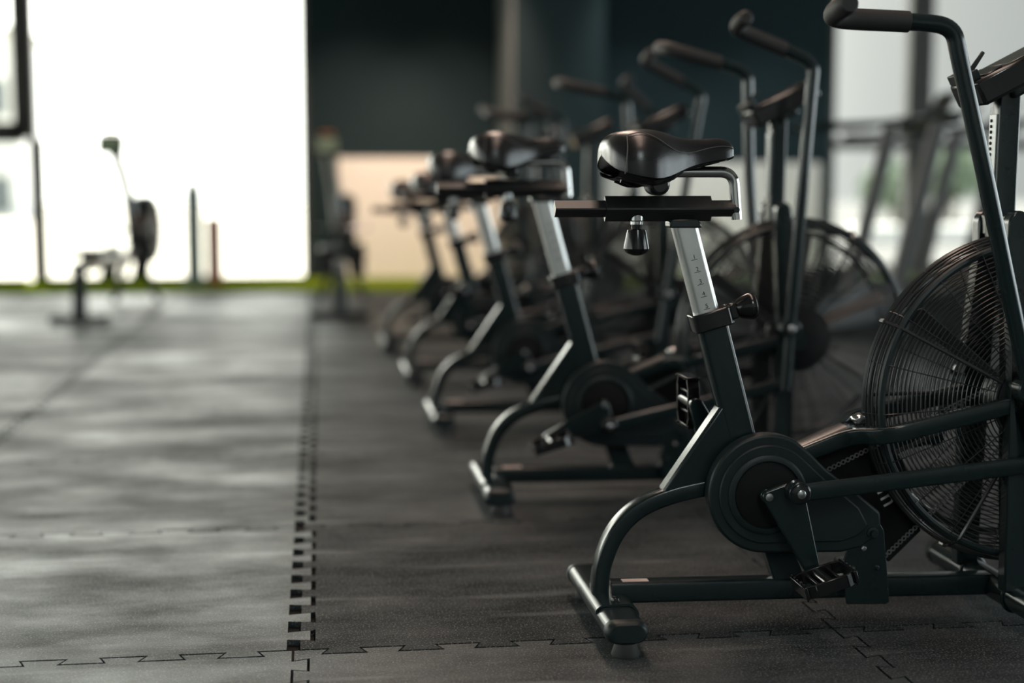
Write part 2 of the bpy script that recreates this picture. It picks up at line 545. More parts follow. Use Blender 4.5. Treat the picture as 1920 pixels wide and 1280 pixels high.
def build_floor():
    mb = MB()
    X0, Y0, TX, TY = -0.06, 2.83, 1.10, 1.05
    D = 0.030
    tones = []; rt = random.Random(3)
    TONE = {(-1, -1): 1.3, (0, -1): 1.0, (1, -1): 0.8, (-1, 0): 1.3, (0, 0): 0.5, (1, 0): 0.6, (-2, 0): 1.2, (-1, 1): 1.05, (0, 1): 0.65, (1, 1): 0.6, (0, 2): 0.7, (1, 2): 0.6, (0, 3): 0.75, (0, 4): 0.8}   # batches differ; low tones also paint in the missing reflection by the bikes
    gapx = {0: 0.022, 1: 0.001, -1: 0.012}
    for i in range(-7, 9):
        for j in range(-7, 9):
            x0, x1 = X0 + TX * i, X0 + TX * (i + 1)
            y0, y1 = Y0 + TY * j, Y0 + TY * (j + 1)
            if x1 < ROOM_L or x0 > ROOM_R:
                continue
            wide = lambda k: gapx.get(k, 0.001) if j >= 0 else 0.001
            gl = wide(i) / 2; gr = wide(i + 1) / 2; gy = 0.0012
            er = (0.016 if j == 0 else 0.007) if (i + 1 == 0 and j >= 0) else 0.0
            # bottom: left->right, right: up, top: right->left, left: down
            bot = [(p.x, p.y + gy) for p in seam((x0, y0), (x1, y0), 7, D, 0)]
            top = [(p.x, p.y - gy) for p in seam((x0, y1), (x1, y1), 7, D, 0)][::-1]
            rig = [(p.x - gr, p.y) for p in seam((x1, y0), (x1, y1), 8, D, er)]
            lef = [(p.x + gl, p.y) for p in seam((x0, y0), (x0, y1), 8, D, 0)][::-1]
            poly = [(x0 + gl, y0 + gy)] + bot + [(x1 - gr, y0 + gy)] + rig + [(x1 - gr, y1 - gy)] + top + [(x0 + gl, y1 - gy)] + lef
            poly = inset(poly, 0.0022)
            n = len(poly)
            z0, z1 = 0.0, -0.012
            vs = [(p[0], p[1], z0) for p in poly] + [(p[0], p[1], z1) for p in poly]
            fs = [tuple(range(n))] + [(k, k + n, (k + 1) % n + n, (k + 1) % n) for k in range(n)]
            mb.add(vs, fs)
            tones += [TONE.get((i, j), rt.uniform(0.8, 1.25))] * len(fs)
    o = mb.build('floor', M['floor'], smooth=0)
    at = o.data.attributes.new('tone', 'FLOAT', 'FACE')
    at.data.foreach_set('value', tones)
    struct(o)
    sb = MB().box(((ROOM_L + ROOM_R) / 2, (ROOM_B + ROOM_F) / 2, -0.062), (ROOM_R - ROOM_L + 0.4, ROOM_F - ROOM_B + 0.4, 0.1))
    struct(sb.build('floor_slab', M['hole'], smooth=0))


build_floor()
TURF_Y = 12.28
struct(MB().box(((ROOM_L + ROOM_R) / 2, (TURF_Y + ROOM_F) / 2, 0.002), (ROOM_R - ROOM_L, ROOM_F - TURF_Y, 0.024)).build('floor_turf', M['turf'], smooth=0))
struct(MB().box(((ROOM_L + ROOM_R) / 2, (ROOM_B + ROOM_F) / 2, ROOM_H + 0.1), (ROOM_R - ROOM_L + 0.6, ROOM_F - ROOM_B + 0.6, 0.2)).build('ceiling', M['ceiling'], smooth=0))

WIN_T = 3.3
T = 0.28
wf = MB()
yc = ROOM_F + T / 2
wf.box(((-0.08 + 4.96) / 2, yc, ROOM_H / 2), (4.96 + 0.08, T, ROOM_H))                 # dark wall between the windows
wf.box(((ROOM_L - 0.08) / 2, yc, (WIN_T + ROOM_H) / 2), (-0.08 - ROOM_L, T, ROOM_H - WIN_T))
wf.box(((4.96 + ROOM_R) / 2, yc, (WIN_T + ROOM_H) / 2), (ROOM_R - 4.96, T, ROOM_H - WIN_T))
struct(wf.build('wall_far', M['wall'], smooth=0))
M['pier'] = simple('lighter_slate_paint', (0.024, 0.040, 0.044), 0.8, 0, 0.12, var=0.05, scale=3)
struct(MB().box(((1.72 + 2.53) / 2, 13.4, ROOM_H / 2), (0.81, 1.0, ROOM_H)).build('wall_pier', M['pier'], smooth=0))
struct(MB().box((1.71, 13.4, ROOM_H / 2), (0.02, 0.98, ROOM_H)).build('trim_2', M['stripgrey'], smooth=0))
# cream lower panel on the far wall, both sides of the pier
pm = MB()
pm.box(((0.19 + 1.72) / 2, ROOM_F - 0.015, 0.575), (1.53, 0.03, 1.12))
pm.box(((2.53 + 4.86) / 2, ROOM_F - 0.015, 0.545), (2.33, 0.03, 1.10))
struct(pm.build('trim_1', M['panel'], smooth=0))


def side_wall(name, x, sgn, y0, y1):
    mb = MB(); xx = x + sgn * T / 2
    mb.box((xx, (ROOM_B + y0) / 2, ROOM_H / 2), (T, y0 - ROOM_B, ROOM_H))
    mb.box((xx, (y1 + ROOM_F + T) / 2, ROOM_H / 2), (T, ROOM_F + T - y1, ROOM_H))
    mb.box((xx, (y0 + y1) / 2, 0.1), (T, y1 - y0, 0.2))
    mb.box((xx, (y0 + y1) / 2, (WIN_T + ROOM_H) / 2), (T, y1 - y0, ROOM_H - WIN_T))
    return struct(mb.build(name, M['wall'], smooth=0))


side_wall('wall_left', ROOM_L, -1, -3.5, 11.5)
side_wall('wall_right', ROOM_R, 1, -2.0, 13.4)
struct(MB().box(((ROOM_L + ROOM_R) / 2, ROOM_B - T / 2, ROOM_H / 2), (ROOM_R - ROOM_L + 2 * T, T, ROOM_H)).build('wall_back', M['lightwall'], smooth=0))


def window(name, boxes, panes):
    """frame members as one mesh, its pane a child"""
    mb = MB()
    for b in boxes:
        mb.box(*b)
    f = struct(mb.build(name, M['winframe'], smooth=0, bevel=0.004))
    g = MB()
    for b in panes:
        g.box(*b)
    p = g.build('window_pane', M['glass'], f, smooth=0); p['kind'] = 'structure'
    return f


FY = ROOM_F + 0.06
window('window_1', [((-2.63, FY, WIN_T / 2 + 0.65), (0.19, 0.14, WIN_T - 1.3)), ((-2.535, FY, 0.65), (0.13, 0.10, 1.3)),
                    ((-4.8, FY, 1.355), (4.3, 0.14, 0.19)), ((-4.8, FY, 0.02), (4.3, 0.08, 0.03)),
                    ((-4.7, FY, WIN_T / 2), (0.09, 0.10, WIN_T)), ((-4.8, FY, WIN_T - 0.04), (4.4, 0.10, 0.08)),
                    ((-6.95, FY, WIN_T / 2), (0.1, 0.1, WIN_T))],
       [((-4.8, FY, WIN_T / 2), (4.3, 0.012, WIN_T - 0.1))])
window('window_2', [((-0.11, FY, WIN_T / 2), (0.06, 0.10, WIN_T)), ((-1.32, FY, WIN_T - 0.04), (2.5, 0.10, 0.08)), ((-1.32, FY, 0.02), (2.4, 0.08, 0.03))],
       [((-1.32, FY, WIN_T / 2), (2.38, 0.012, WIN_T - 0.1))])
window('window_3', [((4.99, FY, WIN_T / 2), (0.06, 0.10, WIN_T)), ((5.87, FY, WIN_T / 2), (0.25, 0.14, WIN_T)), ((7.4, FY, WIN_T / 2), (0.12, 0.10, WIN_T)),
                    ((6.95, FY, 1.275), (4.0, 0.12, 0.10)), ((6.95, FY, 0.05), (4.0, 0.09, 0.08)), ((6.95, FY, WIN_T - 0.04), (4.0, 0.10, 0.08))],
       [((6.95, FY, WIN_T / 2), (4.0, 0.012, WIN_T - 0.1))])
for nm, x, y0, y1 in (('window_4', ROOM_L - 0.1, -3.5, 11.5), ('window_5', ROOM_R + 0.1, -2.0, 13.4)):
    n = 5
    bx = [((x, y0 + (y1 - y0) * k / n, 1.75), (0.10, 0.10, 3.1)) for k in range(n + 1)]
    bx += [((x, (y0 + y1) / 2, 0.24), (0.1, y1 - y0, 0.08)), ((x, (y0 + y1) / 2, 3.26), (0.1, y1 - y0, 0.08))]
    window(nm, bx, [((x, (y0 + y1) / 2, 1.75), (0.012, y1 - y0, 3.0))])

# ------------------------------------------------------------------ outside
struct(MB().box((-14.0, 42, -0.15), (36, 56.0, 0.1)).build('ground_pavement', M['concrete'], smooth=0))
struct(MB().box((28.0, 42, -0.15), (48, 56.0, 0.1)).build('ground_road', M['asphalt'], smooth=0))


def building():
    r = tag(empty('building', (-13.0, 44, -0.1)), 'white rendered building seen through the left window, small grey windows', 'building')
    MB().box((0, 2, 2.6), (9.0, 4.0, 5.2)).build('wall', M['whitewall'], r, smooth=0)
    MB().box((0, 2, 5.3), (9.3, 4.3, 0.25)).build('roof', M['concrete'], r, smooth=0)
    for (x, z) in ((3.98, 0.65), (1.4, 0.65), (1.4, 3.4), (3.98, 3.4)):
        w = MB().box((x, -0.03, z + 0.0), (0.42, 0.08, 1.05)).build('window', M['winframe'], r, smooth=0)
        MB().box((x, -0.08, z), (0.34, 0.03, 0.95)).build('pane', M['winblue'], w, smooth=0)


building()


def tree(x, y, h, rad, label):
    r = tag(empty('tree', (x, y, -0.1)), label, 'tree', 'trees across the road')
    MB().tube([(0, 0, 0), (0.03, 0, h * 0.35), (-0.04, 0.02, h * 0.6)], [0.12, 0.09, 0.05], 8).build('trunk', M['bark'], r)
    mb = MB()
    for k in range(260):
        a = random.uniform(0, 2 * pi); c = random.uniform(-1, 1); q = rad * random.uniform(0.45, 1) 
        p = V(q * sqrt(1 - c * c) * cos(a), q * sqrt(1 - c * c) * sin(a), h * 0.62 + q * c * 0.75)
        s_ = random.uniform(0.14, 0.30)
        R = Euler((random.uniform(0, pi), random.uniform(0, pi), random.uniform(0, pi))).to_matrix()
        vs = [p + R @ V(*(w * s_ for w in w_)) for w_ in ((-1, 0, 0), (0, -0.6, 0.1), (1, 0, 0), (0, 0.6, 0.1))]
        mb.add(vs, [(0, 1, 2, 3)])
    mb.build('crown', M['leaf'], r, smooth=0)


tree(13.4, 33.0, 1.5, 0.75, 'smaller pale green tree outside, seen between the treadmill posts')
tree(15.2, 34.0, 2.0, 0.9, 'taller pale green tree outside, beside the handle arm of the nearest bike')
planter = tag(empty('concrete_planter', (10.9, 24.0, -0.1)), 'low white concrete kerb block on the road outside the right window', 'planter')
MB().prism([(-1.9, 0), (-1.9, 0.22), (-1.75, 0.26), (1.75, 0.26), (1.9, 0.22), (1.9, 0)], -0.35, 0.35).build('body', M['whitewall'], planter, smooth=0, bevel=0.03)

# ------------------------------------------------------------------ air bike
PIV = V(0.826, 0, 0.50)          # arm pivot
CRK = V(0.302, 0, 0.286)         # crank centre
FAN = V(0.872, 0, 0.465)         # fan axle
PIN_R, PED_R, ROD = 0.056, 0.185, 0.515
PDIR = V(-0.264, 0, 0.9645)      # up along the seat post


def arm_geometry(phi, a):
    """crank pin position for a pin angle, and the lower end of an arm swung forward by a"""
    pin = CRK + V(cos(phi), 0, sin(phi)) * PIN_R
    low = PIV + V(-0.011 * cos(a) - 0.16 * sin(a), 0, -0.16 * cos(a) + 0.011 * sin(a))
    return pin, a, low


def saddle():
    """saddle cover lofted along x; returns stations too"""
    # x, half width at skirt, top z, skirt z, crown half-width factor
    st = [(-0.0235, 0.016, 0.972, 0.962), (-0.0225, 0.044, 0.983, 0.953), (-0.0185, 0.076, 0.996, 0.942), (-0.008, 0.103, 1.009, 0.931), (0.014, 0.118, 1.017, 0.924), (0.040, 0.122, 1.021, 0.918),
          (0.066, 0.116, 1.0205, 0.914), (0.090, 0.100, 1.016, 0.918), (0.112, 0.078, 1.009, 0.926), (0.135, 0.058, 1.003, 0.936),
          (0.160, 0.045, 1.001, 0.945), (0.190, 0.037, 1.003, 0.951), (0.215, 0.032, 1.003, 0.955), (0.233, 0.027, 0.998, 0.958), (0.243, 0.020, 0.990, 0.962), (0.247, 0.010, 0.981, 0.968)]
    return st


def build_bike():
    root = empty('air_bike', (0, 0, 0))
    P = root
    # --- rear stabilizer
    prof = rrect(0.084, 0.043, 0.0212, 6)
    rs = MB().sweep(prof, [(-0.006, -0.185, 0.048), (-0.006, 0.228, 0.048)], ref=(0, 0, 1)).build('rear_stabilizer', M['frame'], P)
    for y0, y1 in ((-0.212, -0.184), (0.227, 0.255)):
        s_ = 1 if y0 < 0 else -1
        pts = [y0, y0 + 0.004, y0 + 0.012, y1] if y0 < 0 else [y0, y1 - 0.012, y1 - 0.004, y1]
        scl = [0.80, 0.93, 1.02, 1.03] if y0 < 0 else [1.03, 1.02, 0.93, 0.80]
        MB().sweep(prof, [(-0.006, y, 0.048) for y in pts], ref=(0, 0, 1), scale=scl).build('end_cap', M['plastic'], rs)
    for y in (-0.19, 0.215):
        MB().lathe([(0.027, 0.0), (0.028, 0.004), (0.021, 0.026), (0.015, 0.028), (0.015, 0.040)], (-0.006, y, 0.0), (0, 0, 1)).build('levelling_foot', M['rubber'], P)
    # saddle bracket over the stabilizer
    arc = [(-0.049, 0.058)] + [(-0.006 + (0.022 * (1 if c > 0 else -1)) + 0.0250 * c, 0.048 + 0.0265 * s_) for c, s_ in [(cos(radians(a)), sin(radians(a))) for a in range(140, -31, -10)]]
    inner = [(-0.006 + (x + 0.006) * 0.93, z - 0.004) for x, z in arc]
    br = MB().prism(arc + inner[::-1], -0.10, 0.085).build('bracket', M['frame'], P, smooth=30)
    for y in (-0.070, 0.055):
        MB().lathe([(0.010, 0), (0.010, 0.002), (0.0085, 0.006), (0.004, 0.0085)], (-0.002, y, 0.0740), (0.05, 0, 1), 14).build('bolt', M['gloss'], br)
    # --- curved rear leg
    leg = catmull([(-0.022, 0, 0.066), (-0.021, 0, 0.095), (-0.014, 0, 0.140), (0.007, 0, 0.192), (0.040, 0, 0.232), (0.082, 0, 0.258), (0.14, 0, 0.277), (0.21, 0, 0.290), (0.29, 0, 0.300)], 8)
    MB().sweep(rrect(0.034, 0.046, 0.006), leg).build('rear_leg', M['frame'], P)
    # --- base bar
    bb = MB().sweep(rrect(0.044, 0.044, 0.006), [(0.0, 0, 0.074), (0.40, 0, 0.069), (0.845, 0, 0.062)]).build('base_bar', M['frame'], P)
    MB().box((0.052, -0.004, 0.0958), (0.055, 0.020, 0.0012), (0, 0.0125, 0)).build('sticker', M['sticker'], bb, smooth=0)
    # --- main frame: seat tube and diagonal gusset
    lo = V(0.283, 0, 0.345); hi = V(0.208, 0, 0.622)
    MB().sweep(rrect(0.062, 0.046, 0.010), [lo, hi]).build('seat_tube', M['frame'], P)
    MB().prism([(0.228, 0.464), (0.260, 0.45), (0.300, 0.395), (0.300, 0.300), (0.209, 0.291), (0.150, 0.279), (0.105, 0.268), (0.107, 0.289)], -0.022, 0.022).build('frame_gusset', M['frame'], P, bevel=0.006)
    # collar with pop pin knob
    cdir = PDIR.normalized()
    right = V(cdir.z, 0, -cdir.x)
    cc = V(0.205, 0, 0.637)
    ang = atan2(-cdir.x, cdir.z)
    co = MB().sweep(rrect(0.083, 0.064, 0.012), [cc - cdir * 0.020, cc + cdir * 0.018]).build('collar', M['gloss'], P, bevel=0.003)
    MB().box(cc + right * 0.045 + V(0, 0, 0.003), (0.022, 0.034, 0.034), (0, -ang, 0)).build('lug', M['gloss'], co, bevel=0.004)
    kd = (right + V(0, -0.12, -0.06)).normalized()
    kb = cc + right * 0.050 + cdir * 0.004
    kn = MB().lathe([(0.010, 0), (0.010, 0.006), (0.0165, 0.007), (0.022, 0.016), (0.0275, 0.034), (0.0285, 0.042), (0.026, 0.047), (0.012, 0.0515), (0.002, 0.0525)], kb, kd).build('adjustment_knob', M['gloss'], P)
    MB().lathe([(0.0115, -0.004), (0.0125, 0.0), (0.0125, 0.008), (0.011, 0.0095)], kb, kd, 20).build('knob_ring', M['steel'], kn)
    # --- chain case (near side) with stepped rings
    gc = (0.312, 0.283)
    out = [(gc[0] + 0.123 * cos(radians(a)), gc[1] + 0.123 * sin(radians(a))) for a in range(62, 271, 8)]
    out += [(0.40, 0.158), (0.47, 0.156), (0.515, 0.165), (0.545, 0.188), (0.556, 0.215), (0.553, 0.238), (0.50, 0.282), (0.437, 0.330), (0.40, 0.366)]
    gd_ = MB().prism(out, -0.068, -0.030).build('chain_case', M['plastic'], P, bevel=0.006, bseg=3)
    inn = [(gc[0] + 0.102 * cos(radians(a)), gc[1] + 0.102 * sin(radians(a))) for a in range(50, 271, 8)]
    inn += [(0.40, 0.181), (0.47, 0.180), (0.505, 0.192), (0.525, 0.212), (0.505, 0.250), (0.43, 0.312)]
    MB().prism(inn, -0.0725, -0.066).build('raised_panel', M['plastic'], gd_, bevel=0.003)
    mb = MB()
    mb.lathe([(0.082, 0), (0.082, 0.008), (0.078, 0.011), (0.070, 0.011), (0.068, 0.004)], (gc[0] - 0.002, -0.068, gc[1]), (0, -1, 0), 48)
    mb.build('hub_ring', M['plastic'], gd_)
    MB().lathe([(0.067, 0), (0.067, 0.0065), (0.064, 0.0075)], (gc[0] - 0.002, -0.068, gc[1]), (0, -1, 0), 48).build('hub_disc', M['hole'], gd_)
    MB().prism(inn, 0.030, 0.060).build('chain_case', M['plastic'], P, bevel=0.006)
    # inner chain guard reaching towards the fan, with the chain
    ic = MB().prism([(0.40, 0.365), (0.47, 0.375), (0.555, 0.405), (0.625, 0.33), (0.665, 0.182), (0.598, 0.118), (0.50, 0.15), (0.42, 0.25)], -0.012, 0.010).build('inner_guard', M['hole'], P, bevel=0.002)
    ch = MB()

    def chain(a, b, n):
        a = V(a[0], -0.018, a[1]); b = V(b[0], -0.018, b[1])
        d = (b - a).normalized(); nn = V(-d.z, 0, d.x)
        for k in range(n):
            p = a.lerp(b, k / (n - 1))
            ch.ring(p, 0.0042, 0.0016, 14, 6)
            if k % 2 == 0 and k < n - 1:
                q = a.lerp(b, (k + 1) / (n - 1)); mid = (p + q) / 2
                ch.box(mid, ((q - p).length * 0.45, 0.002, 0.0035), (0, -atan2(d.z, d.x), 0))
    chain((0.555, 0.105), (0.860, 0.383), 40)
    ch.build('chain', M['greysteel'], P)
    ch = MB()
    chain((0.45, 0.317), (0.835, 0.500), 41)
    ch.build('chain', M['greysteel'], P)
    # lettering fragment on the inner guard
    mw = Matrix.Translation((0.574, -0.0135, 0.252)) @ Matrix.Rotation(radians(62), 4, 'Y') @ Matrix.Rotation(pi / 2, 4, 'X')
    text_mesh('m', 0.055, M['white'], 'lettering', ic, mw)
    # support post and mounting plate
    MB().prism([(0.315, 0.175), (0.346, 0.088), (0.413, 0.088), (0.380, 0.175)], -0.018, 0.018).build('support_post', M['frame'], P, bevel=0.003)
    pl = MB().prism([(0.498, 0.218), (0.549, 0.221), (0.562, 0.20), (0.570, 0.127), (0.578, 0.047), (0.570, 0.043), (0.486, 0.046), (0.475, 0.127)], -0.066, -0.058).build('mounting_plate', M['frame'], P, bevel=0.0015)
    for (x, z) in ((0.515, 0.210), (0.519, 0.163), (0.496, 0.122), (0.548, 0.122)):
        MB().lathe([(0.0055, 0), (0.0055, 0.003), (0.003, 0.005)], (x, -0.066, z), (0, -1, 0), 12).build('bolt', M['steel'] if z > 0.15 else M['plastic'], pl)
    MB().lathe([(0.012, 0), (0.012, 0.006), (0.007, 0.007), (0.007, 0.016)], (0.536, -0.066, 0.196), (0, -1, 0), 18).build('axle_nut', M['plastic'], pl)
    MB().box((0.53, 0, 0.095), (0.06, 0.118, 0.04)).build('spacer_block', M['frame'], P, bevel=0.003)
    # --- upper fork bars round the fan
    for s_ in (-1, 1):
        path = fillet([(0.390, 0.0 + s_ * 0.020, 0.350), (0.50, s_ * 0.028, 0.394), (0.545, s_ * 0.107, 0.404), (0.815, s_ * 0.107, 0.463)], 0.04, 5)
        MB().sweep(rrect(0.034, 0.026, 0.005), path).build('fork_bar', M['frame'], P)
    MB().sweep(rrect(0.034, 0.05, 0.005), [(0.375, 0, 0.345), (0.50, 0, 0.396)]).build('frame_spine', M['rail'], P)
    MB().box((0.517, -0.02, 0.425), (0.026, 0.030, 0.022), (0, -0.4, 0)).build('cage_bracket', M['chrome'], P, bevel=0.006)
    # --- fork plates with arched tops
    for s_ in (-1, 1):
        arch = [(0.824 + 0.024 * cos(radians(a)), 0.826 + 0.030 * sin(radians(a))) for a in range(15, 166, 15)]
        poly = [(0.798, 0.075), (0.848, 0.075), (0.848, 0.55), (0.848, 0.76), (0.848, 0.826)] + arch + [(0.800, 0.826), (0.800, 0.76), (0.798, 0.55)]
        mb = MB().prism(poly, -0.0165, 0.0165)
        mb.v = [(x, y + s_ * (0.112 - 0.043 * min(1, max(0, (z - 0.55) / 0.21))), z) for x, y, z in mb.v]
        fp_ = mb.build('fork_plate', M['frame'], P, bevel=0.004)
        MB().prism([(0.84, 0.43), (0.890, 0.44), (0.890, 0.49), (0.84, 0.50)], s_ * 0.112 - 0.005, s_ * 0.112 + 0.005).build('axle_tab', M['frame'], fp_)
    MB().box((0.824, 0, 0.825), (0.036, 0.12, 0.045)).build('fork_bridge', M['frame'], P, bevel=0.004)
    # --- front stabilizer
    fs = MB().tube([(0.838, -0.27, 0.058), (0.838, 0.27, 0.058)], 0.030, 20).build('front_stabilizer', M['frame'], P)
    for s_ in (-1, 1):
        MB().lathe([(0.031, 0), (0.031, 0.02), (0.027, 0.03), (0.012, 0.036)], (0.838, s_ * 0.268, 0.058), (0, s_, 0), 20).build('end_cap', M['plastic'], fs)
        MB().ring((0.838, s_ * 0.10, 0.058), 0.031, 0.004, 24, 8).build('clamp_ring', M['frame'], fs)
        MB().lathe([(0.028, 0), (0.028, 0.006), (0.020, 0.022), (0.016, 0.032)], (0.838, s_ * 0.24, 0), (0, 0, 1), 18).build('levelling_foot', M['rubber'], P)
    # --- fan cage
    near = [(0.096 + 0.0094 * k, ) for k in range(24)]
    cg = MB()

    def dome(r):
        return -0.092 + 0.016 * (r / 0.32) ** 2
    for (r,) in near:
        cg.ring((FAN.x, dome(r), FAN.z), r, 0.0015, 96, 5)
    cg.ring((FAN.x, dome(0.09), FAN.z), 0.090, 0.004, 64, 6)
    for r, y in ((0.333, -0.062), (0.339, -0.054), (0.343, -0.045), (0.346, -0.036), (0.345, -0.026)):
        cg.ring((FAN.x, y, FAN.z), r, 0.0024, 96, 6)
    nsp = 20
    for k in range(nsp):
        a = 2 * pi * k / nsp + 0.07
        rr = 0.0012
        pts = [(r, dome(r) - 0.0022) for r in (0.088, 0.15, 0.22, 0.29, 0.322)] + [(0.334, -0.064), (0.344, -0.047), (0.347, -0.026)]
        cg.tube([(FAN.x + r * cos(a), y, FAN.z + r * sin(a)) for r, y in pts], rr, 5)
    for a in (radians(152), radians(60), radians(-118), radians(-30)):
        pts = [(r, dome(r) - 0.003) for r in (0.088, 0.15, 0.22, 0.29, 0.322)] + [(0.334, -0.066), (0.345, -0.047), (0.349, -0.026)]
        cg.tube([(FAN.x + r * cos(a), y, FAN.z + r * sin(a)) for r, y in pts], 0.0042, 6)
    c1 = cg.build('fan_cage', M['wire'], P)
    MB().ring((FAN.x, -0.070, FAN.z), 0.325, 0.0078, 96, 8).ring((FAN.x, -0.016, FAN.z), 0.342, 0.005, 96, 8).build('cage_rim', M['plastic'], c1)
    mb = MB()
    for a in (152, 60, -118, -30):
        a = radians(a)
        mb.box((FAN.x + 0.348 * cos(a), -0.026, FAN.z + 0.348 * sin(a)), (0.012, 0.022, 0.010), (0, -a, 0))
    mb.build('cage_clip', M['wire'], c1, bevel=0.002)
    bg = MB()
    for k in range(22):
        r = 0.10 + 0.0094 * k
        bg.ring((FAN.x, 0.062 - 0.012 * (r / 0.32) ** 2, FAN.z), r, 0.0015, 80, 5)
    for r, y in ((0.336, -0.006), (0.334, 0.004), (0.330, 0.014), (0.325, 0.024), (0.318, 0.034), (0.310, 0.043)):
        bg.ring((FAN.x, y, FAN.z), r, 0.0022, 96, 6)
    bg.ring((FAN.x, 0.048, FAN.z), 0.302, 0.006, 96, 8)
    for k in range(16):
        a = 2 * pi * k / 16
        bg.tube([(FAN.x + r * cos(a), y, FAN.z + r * sin(a)) for r, y in ((0.08, 0.065), (0.2, 0.061), (0.30, 0.052), (0.322, 0.034), (0.338, -0.010))], 0.0013 if k % 4 else 0.004, 5)
    bg.build('rear_cage', M['wire'], P)
    MB().lathe([(0.086, 0), (0.086, 0.010), (0.081, 0.014), (0.02, 0.016), (0.018, 0.026), (0.012, 0.028)], (FAN.x, -0.086, FAN.z), (0, -1, 0), 40).build('hub_cover', M['hole'], P)
    fn = MB()
    fn.lathe([(0.06, 0), (0.06, 0.10)], (FAN.x, -0.060, FAN.z), (0, 1, 0), 32)
    for k in range(6):
        a = 2 * pi * k / 6 + 0.40
        er = V(cos(a), 0, sin(a)); et = V(-sin(a), 0, cos(a))
        vs = []
        for r, w, tw in ((0.07, 0.022, 1.25), (0.15, 0.030, 1.25), (0.24, 0.036, 1.22), (0.300, 0.038, 1.2)):
            c = V(FAN.x, -0.012, FAN.z) + er * r
            dd = et * (w * cos(tw)) + V(0, 1, 0) * (w * sin(tw) * 0.8)
            th = V(0, 1, 0).cross(et) * 0 + (et * -sin(tw) + V(0, cos(tw), 0)) * 0.0015
            vs += [c - dd - th, c + dd - th, c + dd + th, c - dd + th]
        fs = []
        for i in range(3):
            for q in range(4):
                fs.append((i * 4 + q, i * 4 + (q + 1) % 4, (i + 1) * 4 + (q + 1) % 4, (i + 1) * 4 + q))
        fs += [(3, 2, 1, 0), (12, 13, 14, 15)]
        fn.add(vs, fs)
    fn.build('fan', M['fan'], P)
    # --- mast and console
    ms = MB().sweep(rrect(0.046, 0.046, 0.005), [(0.822, 0, 0.80), (0.826, 0, 1.105)]).build('mast', M['frame'], P)
    st = MB().box((0.7998, 0, 0.965), (0.004, 0.032, 0.175), (0, 0.012, 0))
    st.build('scale_strip', M['greysteel'], ms, bevel=0.001)
    hl = MB()
    for k in range(14):
        hl.lathe([(0.0035, 0), (0.0035, 0.002)], (0.7972 + 0.00014 * k, 0.006, 0.89 + 0.0115 * k), (-1, 0, 0.012), 8)
    hl.build('strip_holes', M['hole'], ms)
    e = V(0.89, 0, 0.455).normalized()       # along the console, rising forward
    u = V(-e.z, 0, e.x)
    ca = V(0.738, 0, 1.094)
    tilt = -atan2(e.z, e.x)

    def cbox(name, s0, s1, h0, h1, w, mat, par, bev=0.004, y=0.0):
        c = ca + e * ((s0 + s1) / 2) + u * ((h0 + h1) / 2) + V(0, y, 0)
        return MB().box(c, (abs(s1 - s0), w, abs(h1 - h0)), (0, tilt, 0)).build(name, mat, par, bevel=bev)
    cs = cbox('console', 0.0, 0.205, -0.032, 0.022, 0.13, M['gloss'], P, 0.007)
    cbox('screen', 0.085, 0.185, 0.0195, 0.0225, 0.10, M['screen'], cs, 0.002)
    cbox('button_pad', 0.030, 0.072, 0.0195, 0.0245, 0.10, M['gloss'], cs, 0.002)
    mb = MB()
    p0 = ca + e * 0.010 + u * 0.020
    mb.tube([p0 + V(0, -0.03, 0), p0 + e * 0.006 + u * 0.022 + V(0, -0.03, 0), p0 + e * 0.046 + u * 0.044 + V(0, -0.03, 0)], [0.007, 0.006, 0.0045], 8)
    mb.box(p0 + u * 0.012, (0.024, 0.10, 0.020), (0, tilt, 0))
    mb.build('phone_clip', M['plastic'], cs, bevel=0.002)
    cbox('console_mount', 0.075, 0.135, -0.052, -0.020, 0.07, M['frame'], cs, 0.006)
    # --- cranks, pedals, arms and rods (posed later)
    for s_ in (-1, 1):
        y = s_ * 0.100
        cr = MB()
        d_p = radians(-70)
        pd = V(cos(d_p), 0, sin(d_p))
        A, B = CRK, CRK + V(PIN_R, 0, 0)
        C_ = CRK + pd * PED_R
        def off(p, q, w):
            dd = (q - p).normalized(); return V(-dd.z, 0, dd.x) * w
        pts = []
        for c, r, a0, a1 in ((A, 0.013, 100, 200), (C_, 0.015, 200, 380), (B, 0.019, 10, 110)):
            pts += [(c.x + r * cos(radians(a)), c.z + r * sin(radians(a))) for a in range(a0, a1 + 1, 15)]
        cr.prism(pts, y - 0.009, y + 0.009)
        cr.lathe([(0.014, 0), (0.014, abs(y) - 0.02)], (CRK.x, s_ * 0.02, CRK.z), (0, s_, 0), 18)
        crank = cr.build('crank', M['frame'], P, origin=tuple(CRK), bevel=0.003)
        bo = MB().lathe([(0.008, 0), (0.008, 0.004), (0.004, 0.005)], (CRK.x, y + s_ * 0.009, CRK.z), (0, s_, 0), 14)
        b1 = bo.build('bolt', M['steel'], crank); b1.location = -CRK
        pn = MB().lathe([(0.024, 0.0), (0.024, 0.006), (0.020, 0.008), (0.020, 0.034), (0.017, 0.036)], (CRK.x + PIN_R, y + s_ * 0.009, CRK.z), (0, s_, 0), 22)
        b2 = pn.build('pin_boss', M['gloss'], crank); b2.location = -CRK
        b3 = MB().lathe([(0.009, 0.0), (0.009, 0.004), (0.005, 0.006)], (CRK.x + PIN_R, y + s_ * 0.044, CRK.z), (0, s_, 0), 14).build('bolt', M['steel'], crank); b3.location = -CRK
        # pedal: open cage
        pm_ = MB()
        Lx, Ly, Hz = 0.104, 0.092, 0.026
        yc_ = s_ * 0.062
